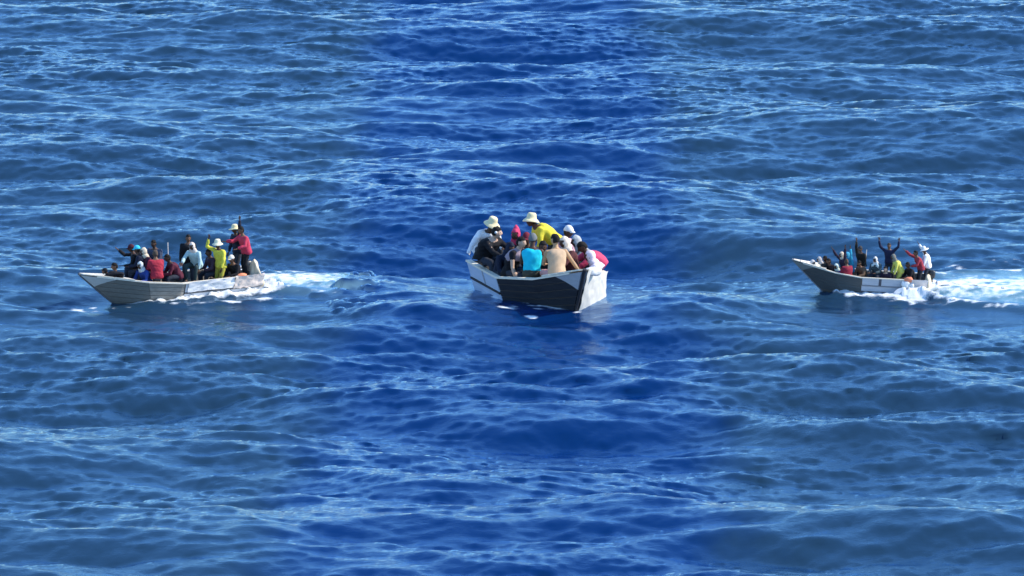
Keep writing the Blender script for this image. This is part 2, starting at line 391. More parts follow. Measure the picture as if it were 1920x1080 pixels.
# ------------------------------------------------------------------ building a boat
def build_boat(key, label, pal):
    b = BOATS[key]; L = b['L']; rk = b['rake']
    root = bpy.data.objects.new('wooden_boat', None); C.objects.link(root); root.matrix_world = b['M']
    tag(root, label, 'boat', 'open wooden boats carrying people')
    # node lists for u = 0 (stern), 1 (bend), 2 (crease), 3 (stem)
    BOT, GUN = outline(key)
    def lerpn(N, u):
        i = min(int(u), 2); t = u - i
        return Vector(N[i]).lerp(Vector(N[i + 1]), t)
    def S(u, v, side, off=0.0):
        p = lerpn(BOT, u).lerp(lerpn(GUN, u), v)
        e = .02
        du = lerpn(GUN, min(u + e, 3)) - lerpn(GUN, max(u - e, 0))
        nrm = Vector((-du.y, du.x, 0)).normalized()
        q = p + nrm * off
        if side < 0: q = Vector((q.x, -q.y, q.z))
        return q
    US = [0, .33, .66, 1, 1.5, 2, 2.5, 3]
    # shell: outer skin, inner skin, bottom, transom as one closed body
    sh = MB()
    for side in (1, -1):
        rows = [[S(u, v, side, -.004) for v in (0, .5, 1)] + [S(u, v, side, -.045) for v in (1, .5, .12)] for u in US]
        sh.grid(rows)
    sh.grid([[S(u, 0, 1, -.004), S(u, 0, -1, -.004)] for u in US])
    sh.grid([[S(u, .28, 1, -.04), S(u, .28, -1, -.04)] for u in US])      # floor boards level
    for x in (0, .05):
        sh.add([S(0, 0, 1) + Vector((x, 0, 0)), S(0, 1, 1) + Vector((x, 0, 0)), S(0, 1, -1) + Vector((x, 0, 0)), S(0, 0, -1) + Vector((x, 0, 0))], [(0, 1, 2, 3)])
    sh.build('hull', pal['inside'], root)
    def strip(u0, u1, v0, v1, side, out, n_=6, in_=0.0, wav=0.0, slope=None):
        """a board following the hull side; slope lets its top edge run to another height at the bow end"""
        m_ = MB(); us = sorted(set([u0 + (u1 - u0) * k / n_ for k in range(n_ + 1)] + [q for q in (1, 2) if u0 < q < u1]))
        rows = []
        for u in us:
            t = (u - u0) / (u1 - u0)
            a, c = v0, v1
            if slope: a = v0 + (slope[0] - v0) * t; c = v1 + (slope[1] - v1) * t
            o_ = out + wav * math.sin(u * 23 + v0 * 40)
            rows.append([S(u, a, side, in_), S(u, a, side, o_), S(u, c, side, o_), S(u, c, side, in_)])
        m_.grid(rows, True, True)
        return m_
    rnd = random.Random(key)
    for side in (1, -1):
        # bow planks, from the bend to the stem
        NB = 6
        for k in range(NB):
            v0 = .12 + .88 * k / NB; v1 = v0 + .88 / NB - .012
            o_ = .022 + rnd.uniform(-.004, .004)
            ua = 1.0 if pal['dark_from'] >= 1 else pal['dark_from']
            if key == 'l':          # weathered planks abaft the crease, lightened in colour as if sunlit
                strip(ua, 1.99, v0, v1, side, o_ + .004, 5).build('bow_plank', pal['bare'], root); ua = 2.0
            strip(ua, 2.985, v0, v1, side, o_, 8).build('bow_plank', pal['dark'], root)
        # pale wedge under the foredeck
        strip(2.46, 2.99, .985, .998, side, .032, 5, .0, 0, (.68, .998)).build('bow_wedge', pal['wedge'], root)
        # stern half: lower boards, dark rail, two wide upper panels with an open seam
        x1 = .985 if pal['dark_from'] >= 1 else pal['dark_from'] - .012
        strip(0.0, x1, .12, .33, side, .018).build('bottom_plank', pal['bottom'], root)
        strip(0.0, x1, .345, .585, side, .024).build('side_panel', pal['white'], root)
        strip(0.0, x1, .595, .64, side, .05).build('rub_rail', pal['rail'], root)
        cuts = [0, .52 * x1, x1]
        if key != 'c': cuts = [0, .33 * x1, .72 * x1, x1]
        for q in range(len(cuts) - 1):
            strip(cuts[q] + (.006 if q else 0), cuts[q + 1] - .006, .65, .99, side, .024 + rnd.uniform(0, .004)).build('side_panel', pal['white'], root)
            if q: strip(cuts[q] - .02, cuts[q] + .02, .65, .985, side, .034, 2).build('seam_batten', pal['seam'], root)
        # gunwale cap
        g_ = MB(); rows = []
        for u in US[:-1] + [2.75]:
            p, i_ = S(u, 1, side, .05), S(u, 1, side, -.07)
            rows.append([p + Vector((0, 0, -.012)), p + Vector((0, 0, .028)), i_ + Vector((0, 0, .028)), i_ + Vector((0, 0, -.012))])
        g_.grid(rows, True, True); g_.build('gunwale', pal['cap'], root)
    # transom boards
    for k in range(4):
        m_ = MB(); v0 = .1 + .9 * k / 4; v1 = v0 + .9 / 4 - .012
        a = [S(0, v0, 1), S(0, v1, 1), S(0, v1, -1), S(0, v0, -1)]
        m_.add([p + Vector((-.004, 0, 0)) for p in a] + [p + Vector((-.03, 0, 0)) for p in a], [(0, 1, 2, 3), (7, 6, 5, 4), (0, 4, 5, 1), (1, 5, 6, 2), (2, 6, 7, 3), (3, 7, 4, 0)])
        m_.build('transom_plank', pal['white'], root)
    # foredeck boards
    u0, ND = 2.2, 5
    for k in range(ND):
        ua = u0 + (2.97 - u0) * k / ND; ub = u0 + (2.97 - u0) * (k + 1) / ND - .012
        m_ = MB(); rows = []
        for u in (ua, ub):
            p, q = S(u, 1, 1, .06), S(u, 1, -1, .06)
            rows.append([p + Vector((0, 0, .032)), q + Vector((0, 0, .032)), q + Vector((0, 0, .062)), p + Vector((0, 0, .062))])
        m_.grid(rows, True, True); m_.build('deck_plank', pal['cap'], root)
    sp = MB(); sp.tube([S(3, 0, 1) + Vector((.01, -.01, 0)), S(3, .5, 1) + Vector((.02, -.02, 0)), S(3, 1, 1) + Vector((.03, -.03, .05))], [.03, .035, .04], 6); sp.build('stem_post', pal['rail'], root)
    for x in (.55, 1.55, 2.55):
        y_ = float(half_breadth(x, L, key)) + .02
        t_ = MB(); t_.box((x, 0, .32), .26, 2 * y_ - .03, .035); t_.build('thwart', pal['thwart'], root)
    for x in (.3, 1.1, 2.0, L + .3):
        for side in (1, -1):
            u = x / L if x < L else 1 + (x - L) / 1.1
            r_ = MB(); r_.tube([S(u, .3, side, -.06), S(u, .96, side, -.06)], [.03, .03], 5); r_.build('rib', pal['thwart'], root)
    return root, S

cream = wood((.80, .72, .58), (.45, .38, .28), .35)
whitep = wood((.70, .70, .72), (.30, .30, .31), .35, .5)
PAL = {
 'c': dict(inside=wood((.16, .14, .12)), dark=wood((.020, .022, .027), (.05, .052, .056), .6, .5, (.5, 3, 16)), wedge=wood((.42, .43, .45), (.2, .2, .2), .3), bottom=wood((.03, .05, .09)), white=wood((.54, .63, .76), (.38, .43, .50), .3, .5), rail=wood((.03, .03, .035)), seam=wood((.38, .40, .44)), cap=cream, thwart=wood((.22, .16, .10)), dark_from=1),  # white is tinted blue here: sky light on the shaded panels put into the colour
 'l': dict(bare=wood((.30, .27, .23), (.12, .11, .10), .75, .7), inside=wood((.16, .14, .12)), dark=wood((.15, .145, .13), (.24, .225, .195), .6, .65), wedge=wood((.46, .47, .45), (.3, .3, .3), .3), bottom=wood((.16, .16, .17)), white=wood((.66, .66, .68), (.36, .35, .36), .4, .55), rail=wood((.12, .12, .13)), seam=wood((.22, .22, .24)), cap=cream, thwart=wood((.22, .16, .10)), dark_from=.97),  # bare: sunlight on the facet abaft the crease painted into the plank colour
 'r': dict(inside=wood((.16, .14, .12)), dark=wood((.075, .085, .085), (.12, .12, .12), .5, .6), wedge=wood((.22, .24, .22), (.2, .2, .2), .3), bottom=wood((.10, .10, .11)), white=wood((.50, .52, .56), (.3, .3, .33), .35, .55), rail=wood((.28, .29, .32)), seam=wood((.10, .10, .12)), cap=cream, thwart=wood((.22, .16, .10)), dark_from=.995),
}
BO = {}
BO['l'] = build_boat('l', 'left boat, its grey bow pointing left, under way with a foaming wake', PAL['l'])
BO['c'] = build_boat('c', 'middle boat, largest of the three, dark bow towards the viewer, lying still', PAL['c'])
BO['r'] = build_boat('r', 'right boat, smallest of the three, seen side on and leaving a white wake', PAL['r'])

def cloth(b, u0, u1, v0, v1, off, amp, seed, name, mat, nu=26, nv=12, thick=.012, side=1, drop=0):
    """wrinkled sheet nailed along the hull side, with thickness"""
    root, S = BO[b]; rows, back = [], []
    for i in range(nu + 1):
        r_, k_ = [], []
        for j in range(nv + 1):
            s_, t_ = i / nu, j / nv
            q = Vector((s_ * 4.5, t_ * 3.5, seed))
            w_ = abs(noise.noise(q)) + .5 * abs(noise.noise(q * 2.7)) + .9 * abs(noise.noise(Vector((s_ * 9 + t_ * 3, seed, t_ * 1.5))))
            ea = .03 * noise.noise(Vector((s_ * 7, t_ * 7, seed + 3)))
            u = u0 + (u1 - u0) * s_ + ea * .25; v = v0 + (v1 - v0) * t_ + ea
            u = min(max(u, 0), 2.995)
            o_ = off + amp * w_ + drop * (1 - t_) * (1 - s_ ** 4)
            r_.append(S(u, v, side, o_)); k_.append(S(u, v, side, o_ - thick))
        rows.append(r_); back.append(k_)
    m_ = MB(); m_.grid(rows); m_.grid(back)
    return m_.build(name, mat, root, True)

# sheets nailed to the hulls
cloth('c', 1.02, 2.995, .20, 1.05, .036, .035, 3.1, 'tarpaulin', fabric((.66, .63, .56), .6, .14, 3), 36, 18, drop=.16)
cloth('l', .36, .93, .66, 1.03, .042, .05, 7.3, 'tarpaulin', fabric((.78, .76, .75), .6, .12, 3), 28, 8)
cloth('l', .0, .36, .62, 1.08, .05, .08, 1.7, 'stern_sheet', fabric((.72, .60, .52), .7, .18, 4), 14, 8)
cloth('r', .0, .30, .55, 1.06, .05, .07, 5.7, 'stern_sheet', fabric((.66, .58, .54), .7, .18, 4), 14, 8)

def lumpy(root_m, loc, sx, sy, sz, amp, seed, name, mat, label, cat, group=None):
    m_ = MB(); m_.ell((0, 0, 0), sx, sy, sz, None, 18, 12)
    vs = []
    for v in m_.v:
        q = Vector(v); k = 1 + amp * noise.noise(Vector((q.x / sx * 1.4, q.y / sy * 1.4, q.z / sz * 1.4 + seed))) + amp * .5 * noise.noise(q * (3 / sx) + Vector((seed, 0, 0)))
        vs.append(tuple(q * k))
    m_.v = vs
    o = m_.build(name, mat, None, True); o.matrix_world = root_m @ Matrix.Translation(loc)
    tag(o, label, cat, group)
    return o

def bundle(b, loc, sx, sy, sz, seed, name, col, label, cat):
    return lumpy(BOATS[b]['M'], loc, sx, sy, sz, .28, seed, name, fabric(col, .75, .15, 7), label, cat)
# draped covers over the engine corner at the stern
def stern_cover(b, label, tall, lean):
    m_ = MB(); rows = []; n_ = 26
    for i in range(15):
        t = i / 14; z = .02 + t * tall; r_ = []
        for k in range(n_):
            a = 2 * math.pi * k / n_
            f = 1 + .22 * math.sin(3 * a + 1.3 * i * .25) + .10 * math.sin(7 * a - .5 * i) + .25 * noise.noise(Vector((math.cos(a) * 1.5, math.sin(a) * 1.5, t * 3 + tall * 7)))
            k_ = (1 - .62 * t ** 1.5) if i < 14 else .12
            r_.append((.19 * k_ * f * math.cos(a) + lean * t ** 1.3, .27 * k_ * f * math.sin(a), z + .04 * math.sin(2 * a + 1) * t))
        rows.append(r_)
    m_.grid(rows, True, True)
    o = m_.build('canvas_cover', fabric((.70, .60, .43), .85, .22, 6), None, True)
    o.matrix_world = BOATS[b]['M'] @ Matrix.Translation((-.10, .66, 0))
    tag(o, label, 'cover', 'cream covers at the sterns')
stern_cover('l', 'cream canvas cover bulging over the stern corner of the left boat', 1.02, .14)
stern_cover('r', 'cream canvas cover standing at the stern end of the right boat', .80, .02)
def outboard(b, label):
    root = bpy.data.objects.new('outboard_motor', None); C.objects.link(root); root.matrix_world = BOATS[b]['M'] @ Matrix.Translation((-.16, -.15, .35))
    tag(root, label, 'motor', 'outboard motors')
    blk = plain('engine_black', (.02, .02, .022), .35)
    m_ = MB(); rows = []
    for z, rx, ry in ((.22, .10, .09), (.25, .15, .12), (.42, .17, .13), (.52, .15, .12), (.57, .08, .07)):
        rows.append([(-.08 + rx * math.copysign(abs(math.cos(a)) ** .7, math.cos(a)), ry * math.copysign(abs(math.sin(a)) ** .7, math.sin(a)), z) for a in [2 * math.pi * k / 14 for k in range(14)]])
    m_.grid(rows, True, True); m_.build('cowl', blk, root, True)
    m_ = MB(); m_.tube([(-.10, 0, .24), (-.10, 0, -.55)], [.06, .045], 8); m_.build('shaft', blk, root, True)
    m_ = MB(); m_.tube([(.05, 0, .30), (.30, .03, .36), (.55, .06, .38)], [.022, .02, .026], 7); m_.build('tiller', blk, root, True)
    m_ = MB(); m_.box((.0, 0, .08), .12, .2, .26); m_.build('clamp_bracket', blk, root)
    m_ = MB(); m_.ell((-.12, 0, -.55), .14, .04, .04); m_.build('gearcase', blk, root, True)
    for k in range(3):
        a = k * 2.094; m_ = MB(); m_.ell((-.28, .07 * math.cos(a), -.55 + .07 * math.sin(a)), .012, .05, .03, Matrix.Rotation(a, 3, 'X')); m_.build('propeller_blade', blk, root, True)
outboard('l', 'black outboard motor hung on the stern of the left boat')
outboard('r', 'black outboard motor hung on the stern of the right boat')
bundle('l', (.66, .93, .64), .17, .09, .065, 2.2, 'cloth_bundle', (.80, .28, .14), 'orange bundle lying on the stern gunwale of the left boat', 'bundle')
bundle('r', (.72, 1.05, .60), .20, .12, .14, 4.2, 'cloth_bundle', (.78, .25, .13), 'orange bundle hung over the gunwale of the right boat', 'bundle')
bundle('r', (.86, 1.14, .40), .19, .10, .17, 6.4, 'white_sack', (.80, .78, .74), 'larger white sack hanging under the orange bundle on the right boat', 'sack')
bundle('r', (.58, 1.14, .38), .11, .09, .11, 8.4, 'white_sack', (.80, .78, .74), 'small white sack hanging astern of the larger white sack', 'sack')
bundle('l', (5.05, .35, .82), .10, .16, .06, 9.4, 'cloth_bundle', (.05, .04, .05), 'dark cloth bundle lying across the foredeck of the left boat', 'bundle')
bundle('r', (4.62, .30, .80), .22, .18, .11, 3.4, 'cloth_bundle', (.74, .66, .50), 'cream cloth bundle heaped on the bow of the right boat', 'bundle')
bundle('c', (4.15, .30, .90), .13, .17, .09, 5.5, 'cloth_bundle', (.82, .78, .72), 'white cloth bundle on the bow of the middle boat', 'bundle')
def pole(b, p0, p1, label):
    m_ = MB(); p0, p1 = Vector(p0), Vector(p1)
    m_.tube([p0, p0.lerp(p1, .5) + Vector((.01, 0, 0)), p1], [.024, .021, .017], 7)
    o = m_.build('wooden_pole', wood((.42, .40, .38)), None, True); o.matrix_world = BOATS[b]['M']
    tag(o, label, 'pole', 'poles standing in the boats')
pole('l', (2.85, 0.1, -.03), (2.86, 0.0, 1.74), 'thin grey pole standing upright amidships in the left boat')
pole('r', (2.60, .1, -.03), (2.58, -.05, 1.62), 'thin grey pole standing upright amidships in the right boat')

# ------------------------------------------------------------------ people
ARM = {'down': ((.15, .22, -1), (.35, 0, -1)), 'lap': ((.35, .2, -.95), (.9, -.35, -.15)), 'up': ((.12, .40, .92), (.05, -.1, 1)),
       'wave': ((.25, .95, .45), (.1, .25, 1)), 'fwd': ((.8, .15, -.5), (1, 0, .05)), 'face': ((.6, .12, -.75), (.45, -.35, .85)),
       'brace': ((-.1, .62, -.8), (.05, .5, -.87)), 'knees': ((.75, .15, -.6), (.8, -.2, -.4)), 'high': ((.1, .18, 1), (-.05, .02, 1)),
       'point': ((.75, .3, .35), (.8, .1, .75)), 'back': ((-.5, .3, -.8), (-.2, .1, -1))}
SKIN = {'dark': (.085, .042, .026), 'brown': (.17, .085, .05), 'tan': (.46, .27, .14), 'light': (.55, .36, .26)}
def remeshed(mb, name, vox, wr, seed, it=3):
    me0 = mb.mesh('raw'); o = bpy.data.objects.new('raw', me0); C.objects.link(o)
    m_ = o.modifiers.new('r', 'REMESH'); m_.mode = 'VOXEL'; m_.voxel_size = vox; m_.use_smooth_shade = True
    s_ = o.modifiers.new('s', 'SMOOTH'); s_.iterations = it; s_.factor = .5
    dg = bpy.context.evaluated_depsgraph_get()
    me = bpy.data.meshes.new_from_object(o.evaluated_get(dg)); me.name = name
    bpy.data.objects.remove(o); bpy.data.meshes.remove(me0)
    if wr:
        N = len(me.vertices); co = np.empty(N * 3, np.float32); me.vertices.foreach_get('co', co); co = co.reshape(-1, 3)
        no = np.empty(N * 3, np.float32); me.vertices.foreach_get('normal', no); no = no.reshape(-1, 3)
        r_ = np.random.default_rng(seed); f = np.zeros(N)
        for q in range(7):
            k_ = r_.normal(size=3) * (10 + 6 * q); f += np.sin(co @ k_ + r_.uniform(0, 6)) / (1 + .35 * q)
        co += no * (f * wr)[:, None].astype(np.float32)
        me.vertices.foreach_set('co', co.ravel())
    me.polygons.foreach_set('use_smooth', [True] * len(me.polygons)); me.update()
    return me

def person(b, head, yaw, label, lean=10, hunch=.3, roll=0, la='lap', ra='lap', legs='sit', skin='dark', shirt=(.03, .03, .04), trousers=(.03, .035, .05),
           sleeves='long', top='hair', topcol=(.012, .010, .009), look=(0, 0), bulk=1.0, extra=None, seed=0, size=1.0, hem=-.13):
    """head: centre of the head in boat coordinates; yaw: facing, world degrees from +x"""
    sc_ = BOATS[b]['s'] * size
    bulk *= 1.06 if b == 'c' else 1.13              # loose layered clothing
    T = Matrix.Rotation(R(lean), 3, 'Y') @ Matrix.Rotation(R(roll), 3, 'X')
    def tor(p):                                   # torso point, bent forward
        p = Vector(p); h_ = max(p.z, 0) / .5
        return T @ Vector((p.x + hunch * .13 * h_ ** 2, p.y, p.z - hunch * .03 * h_ ** 2))
    sh = {s: tor((0, s * .185, .445)) for s in (1, -1)}
    neck = tor((.0, 0, .52)); hc = neck + Matrix.Rotation(R(lean * .45 + hunch * 12), 3, 'Y') @ Vector((.025, 0, .155))
    HM = Matrix.Rotation(R(look[0]), 3, 'Z') @ Matrix.Rotation(R(lean * .3 + look[1]), 3, 'Y')
    # pelvis so that the head lands where it belongs
    Mb = BOATS[b]['M']; wh = Mb @ Vector(head)
    Ry = Matrix.Rotation(R(yaw), 3, 'Z')
    root = bpy.data.objects.new('person', None); C.objects.link(root)
    pel_w = wh - Ry @ (hc * sc_)
    floor_w = (Mb @ Vector((head[0], head[1], -.03))).z
    pz = (pel_w.z - floor_w) / sc_                # pelvis height above the boat's floor
    base = Vector((pel_w.x, pel_w.y, floor_w))
    root.matrix_world = Matrix.Translation(base) @ Ry.to_4x4() @ Matrix.Scale(sc_, 4)
    tag(root, label, 'person', 'people aboard the boats')
    O = Vector((0, 0, pz))
    # arms
    arms = {}
    for s, spec in ((1, la), (-1, ra)):
        u_, f_ = ARM[spec] if isinstance(spec, str) else spec
        u_ = Vector((u_[0], u_[1] * s, u_[2])).normalized(); f_ = Vector((f_[0], f_[1] * s, f_[2])).normalized()
        e = sh[s] + u_ * .29; wr = e + f_ * .25
        arms[s] = (sh[s], e, wr, f_)
    # legs: two-bone solve to feet on the floor
    legp = {}
    for s in (1, -1):
        hip = Vector((0, s * .09, -.03))
        if legs == 'stand': ft = Vector((.02 + .05 * s, s * .14, -pz + .05)); pole_ = Vector((1, s * .2, 0))
        elif legs == 'squat': ft = Vector((.18, s * .20, -pz + .05)); pole_ = Vector((1, s * .7, .6))
        elif legs == 'long': ft = Vector((.80, s * .14, max(-pz + .05, -.25))); pole_ = Vector((0, s * .3, 1))
        elif legs == 'kneel': ft = Vector((-.25, s * .12, -pz + .06)); pole_ = Vector((1, s * .2, -.2))
        else: ft = Vector((.40, s * .15, max(-pz + .05, -.48))); pole_ = Vector((.7, s * .3, 1))
        if legs == 'tuck': ft = Vector((.10, s * .09, -pz + .05)); pole_ = Vector((1, s * .15, .2))
        d = ft - hip; D = min(d.length, .84); d = d.normalized(); ft = hip + d * D
        a = D / 2; hgt = math.sqrt(max(.43 ** 2 - a * a, 0.0004)); pn = (pole_ - d * pole_.dot(d)).normalized()
        legp[s] = (hip, hip + d * a + pn * hgt, ft)
    def torso_rows(mb, g, z0=-.1, z1=.53, shrink=1.0):
        prof = [(-.12, .105, .15), (-.06, .125, .172), (.03, .118, .158), (.12, .108, .146), (.22, .115, .158), (.33, .122, .180), (.41, .112, .188), (.455, .09, .165), (.49, .068, .10), (.53, .055, .058)]
        rows = []
        for z, rx, ry in prof:
            if z < z0 or z > z1: continue
            rows.append([tor(((rx * bulk + g) * math.cos(t), (ry * bulk + g) * math.sin(t), z)) + O for t in [2 * math.pi * k / 16 for k in range(16)]])
        mb.grid(rows, True, True)
    def arm_tube(mb, s, g, upto):
        a, e, w_, f_ = arms[s]
        P = [a + (tor((0, 0, .40)) - a) * .35, a, a.lerp(e, .5), e]; Rr = [.06, .058, .048, .041]
        if upto == 'long': P += [e.lerp(w_, .4), w_]; Rr += [.041, .028]
        if upto == 'short': P = P[:3]; Rr = Rr[:3]
        mb.tube([p + O for p in P], [r_ * (bulk ** .5) + g for r_ in Rr], 9)
        if upto != 'short': mb.ell(e + O, .042 + g, .042 + g, .042 + g, None, 8, 6)
    def leg_tube(mb, s, g, upto='long'):
        h_, k_, f_ = legp[s]
        mb.tube([p + O for p in (h_, h_.lerp(k_, .5), k_)], [.088 + g, .076 + g, .056 + g], 9)
        mb.ell(k_ + O, .057 + g, .057 + g, .057 + g, None, 8, 6)
        if upto == 'long': mb.tube([p + O for p in (k_, k_.lerp(f_, .35), f_)], [.054 + g, .056 + g, .036 + g], 9)
    # the body, one skin
    bm_ = MB(); torso_rows(bm_, 0); bm_.ell(O + Vector((0, 0, -.05)), .12, .165, .11)
    for s in (1, -1):
        arm_tube(bm_, s, 0, 'long'); leg_tube(bm_, s, 0)
        a, e, w_, f_ = arms[s]
        side_ = f_.cross(Vector((0, 0, 1)) if abs(f_.z) < .9 else Vector((1, 0, 0))).normalized(); nr = side_.cross(f_)
        PM = Matrix((f_, side_, nr)).transposed()
        bm_.ell(w_ + f_ * .055 + O, .06, .042, .019, PM, 10, 7)
        h_, k_, ft = legp[s]; bm_.tube([ft + O + Vector(q) for q in ((-.05, 0, -.02), (.05, 0, -.025), (.15, 0, -.04), (.19, 0, -.045))], [.036, .04, .034, .02], 8)
    bm_.tube([neck + O + (neck - hc) * .35, neck + O, hc + O], [.058, .056, .056], 10)
    me = remeshed(bm_, 'body', .0235, 0, 0, 1)
    ad = MB()
    # fingers and thumb rooted in the palm
    for s in (1, -1):
        a, e, w_, f_ = arms[s]
        side_ = f_.cross(Vector((0, 0, 1)) if abs(f_.z) < .9 else Vector((1, 0, 0))).normalized(); nr = side_.cross(f_)
        for q, (o_, ln) in enumerate(((-.030, .060), (-.010, .074), (.011, .070), (.031, .055))):
            r0 = w_ + f_ * .085 + side_ * o_ + O
            d1 = (f_ + side_ * o_ * 5).normalized(); d2 = (d1 + nr * .35).normalized()
            ad.tube([r0, r0 + d1 * ln * .55, r0 + d1 * ln * .55 + d2 * ln * .5], [.0095, .009, .0065], 5)
        r0 = w_ + f_ * .04 - side_ * .03 * s + O; d1 = (f_ * .7 - side_ * s * .8).normalized()
        ad.tube([r0, r0 + d1 * .035, r0 + d1 * .04 + f_ * .03], [.013, .011, .008], 5)
    # head: cranium, jaw, brow, nose, ears
    nu, nv = 18, 13; rows = []
    for i in range(nv + 1):
        th = math.pi * (i + (.03 if i == 0 else -.03 if i == nv else 0)) / nv
        r_ = []
        for k in range(nu):
            ph = 2 * math.pi * k / nu
            x, y, z = .098 * math.sin(th) * math.cos(ph), .078 * math.sin(th) * math.sin(ph), -.12 * math.cos(th)
            if z < 0: f = 1 + .35 * z / .12 * (.6 if x > 0 else .9); y *= f; x = x * (1 + .25 * z / .12) + (.012 if x > 0 else .02)
            if x > .05 and abs(y) < .02 and -.04 < z < .015: x += .022
            if x > .05 and .018 < abs(y) < .05 and 0 < z < .03: x -= .010
            if x > .05 and abs(y) < .05 and .03 < z < .05: x += .006
            r_.append(HM @ Vector((x, y, z)) + hc + O)
        rows.append(r_)
    ad.grid(rows, True, True)
    for s in (1, -1): ad.ell(HM @ Vector((-.005, s * .079, -.005)) + hc + O, .020, .009, .032, HM, 8, 6)
    bmm = bmesh.new(); bmm.from_mesh(me); am = ad.mesh('a', True); bmm.from_mesh(am); bmm.to_mesh(me); bmm.free(); bpy.data.meshes.remove(am)
    me.polygons.foreach_set('use_smooth', [True] * len(me.polygons))
    sk = SKIN[skin]; link('body', me, fabric(sk, .5, .12, 6, .05), root)
    ey = plain('eye_dark', (.02, .015, .012), .2)
    for s in (1, -1):
        q = MB(); q.ell(HM @ Vector((.078, s * .033, .012)) + hc + O, .010, .012, .008, HM, 8, 6); q.build('eye', ey, root, True)
    q = MB(); q.ell(HM @ Vector((.082, 0, -.062)) + hc + O, .010, .024, .007, HM, 8, 6); q.build('mouth', plain('lips', (sk[0] * .9, sk[1] * .6, sk[2] * .6), .4), root, True)
    # clothes
    if shirt is not None:
        m_ = MB(); torso_rows(m_, .022, hem, .50)
        if sleeves != 'none':
            for s in (1, -1): arm_tube(m_, s, .016, sleeves)
        link('jacket' if sleeves == 'long' else 'shirt', remeshed(m_, 'shirt', .023, .0055, seed, 2), fabric(shirt, .85, .28, 7), root)
    m_ = MB(); m_.ell(O + Vector((0, 0, -.05)), .145, .185, .15)
    torso_rows(m_, .014, -.08, .10)
    lg = 'short' if trousers is not None and extra == 'shorts' else 'long'
    for s in (1, -1): leg_tube(m_, s, .016, lg)
    link('shorts' if extra == 'shorts' else 'trousers', remeshed(m_, 'trousers', .028, .003, seed + 50, 2), fabric(trousers, .85, .2, 7), root)
    # head wear
    def shell(k, keep, off=(0, 0, 0), inner=.93, rr=(.098, .080, .122), nz_=0.0, nn=(28, 20)):
        m_ = MB(); nu, nv = nn; ok = {}
        P = []
        for i in range(nv + 1):
            th = math.pi * (i + (.02 if i == 0 else -.02 if i == nv else 0)) / nv
            for j in range(nu):
                ph = 2 * math.pi * j / nu
                P.append(Vector((rr[0] * math.sin(th) * math.cos(ph), rr[1] * math.sin(th) * math.sin(ph), -rr[2] * math.cos(th))))
        F = []
        for i in range(nv):
            for j in range(nu):
                f = (i * nu + j, i * nu + (j + 1) % nu, (i + 1) * nu + (j + 1) % nu, (i + 1) * nu + j)
                c_ = sum((P[t] for t in f), Vector()) / 4
                if keep(c_): F.append(f)
        F.append(tuple(nv * nu + j for j in range(nu)))
        n0 = len(P)
        Pn = [p * (1 + nz_ * noise.noise(p * 22 + Vector((seed, 0, 0)))) for p in P]
        V_ = [HM @ (p * k + Vector(off)) + hc + O for p in Pn] + [HM @ (p * k * inner + Vector(off)) + hc + O for p in Pn]
        E = {}
        for f in F:
            for t in range(len(f)):
                a, c_ = f[t], f[(t + 1) % len(f)]
                E[(a, c_)] = 1
        Fs = list(F) + [tuple(n0 + t for t in reversed(f)) for f in F]
        for (a, c_) in E:
            if (c_, a) not in E: Fs.append((c_, a, a + n0, c_ + n0))
        used = sorted({t for f in Fs for t in f}); mp_ = {t: i for i, t in enumerate(used)}
        m_.add([V_[t] for t in used], [tuple(mp_[t] for t in f) for f in Fs])
        return m_
    tm = fabric(topcol, .85, .15, 9)
    hairm = fabric((.012, .010, .009), .8, .3, 30, .6)
    def lathe(prof, c_, M_, seg=20):
        m_ = MB(); m_.grid([[M_ @ Vector((r_ * math.cos(t), r_ * math.sin(t), z)) + c_ for t in [2 * math.pi * k / seg for k in range(seg)]] for r_, z in prof], True, True)
        return m_
    if top == 'hair' or top in ('cap', 'bucket', 'brim'):
        col_ = tm if top == 'hair' else hairm
        shell(1.09, lambda c_: (c_.z > .035 + .25 * max(c_.x, 0) * 1.2) or (c_.x < -.015 and c_.z > -.055), nz_=.12).build('hair', col_, root, True)
    if top == 'beanie':
        shell(1.13, lambda c_: c_.z > .01 - .3 * max(-c_.x, 0), nz_=.05).build('beanie', tm, root, True)
    if top == 'cap':
        shell(1.16, lambda c_: c_.z > .028, off=(0, 0, .006), inner=.95).build('cap', tm, root, True)
        m_ = MB(); rows = []
        for i in range(5):
            r0 = .085 + .075 * i / 4
            rows.append([HM @ Vector((r0 * math.cos(a), .082 * math.sin(a) * (1 - .05 * i), .048 - .010 * i - .01 * math.sin(a) ** 2)) + hc + O for a in [R(-62 + 124 * k / 8) for k in range(9)]])
        m_.grid(rows); m_.grid([[p + HM @ Vector((0, 0, .007)) for p in r_] for r_ in rows]); m_.build('visor', tm, root, True)
    if top in ('bucket', 'brim'):
        ex = .19 if top == 'brim' else .165
        hat = MB(); seg = 22
        prof = [(.02, .172), (.062, .168), (.082, .150), (.092, .10), (.100, .048), (.125, .040), (ex, .012 if top == 'brim' else -.005), (ex + .002, .004 if top == 'brim' else -.015), (.122, .031), (.094, .040), (.088, .09), (.01, .155)]
        hat.grid([[HM @ Vector((r_ * math.cos(t) * 1.08, r_ * math.sin(t), z + (.018 * math.sin(2 * t + seed) * (r_ - .1) / .1 if r_ > .12 else 0))) + hc + O for t in [2 * math.pi * k / seg for k in range(seg)]] for r_, z in prof], True, True)
        hat.build('hat', tm, root, True)
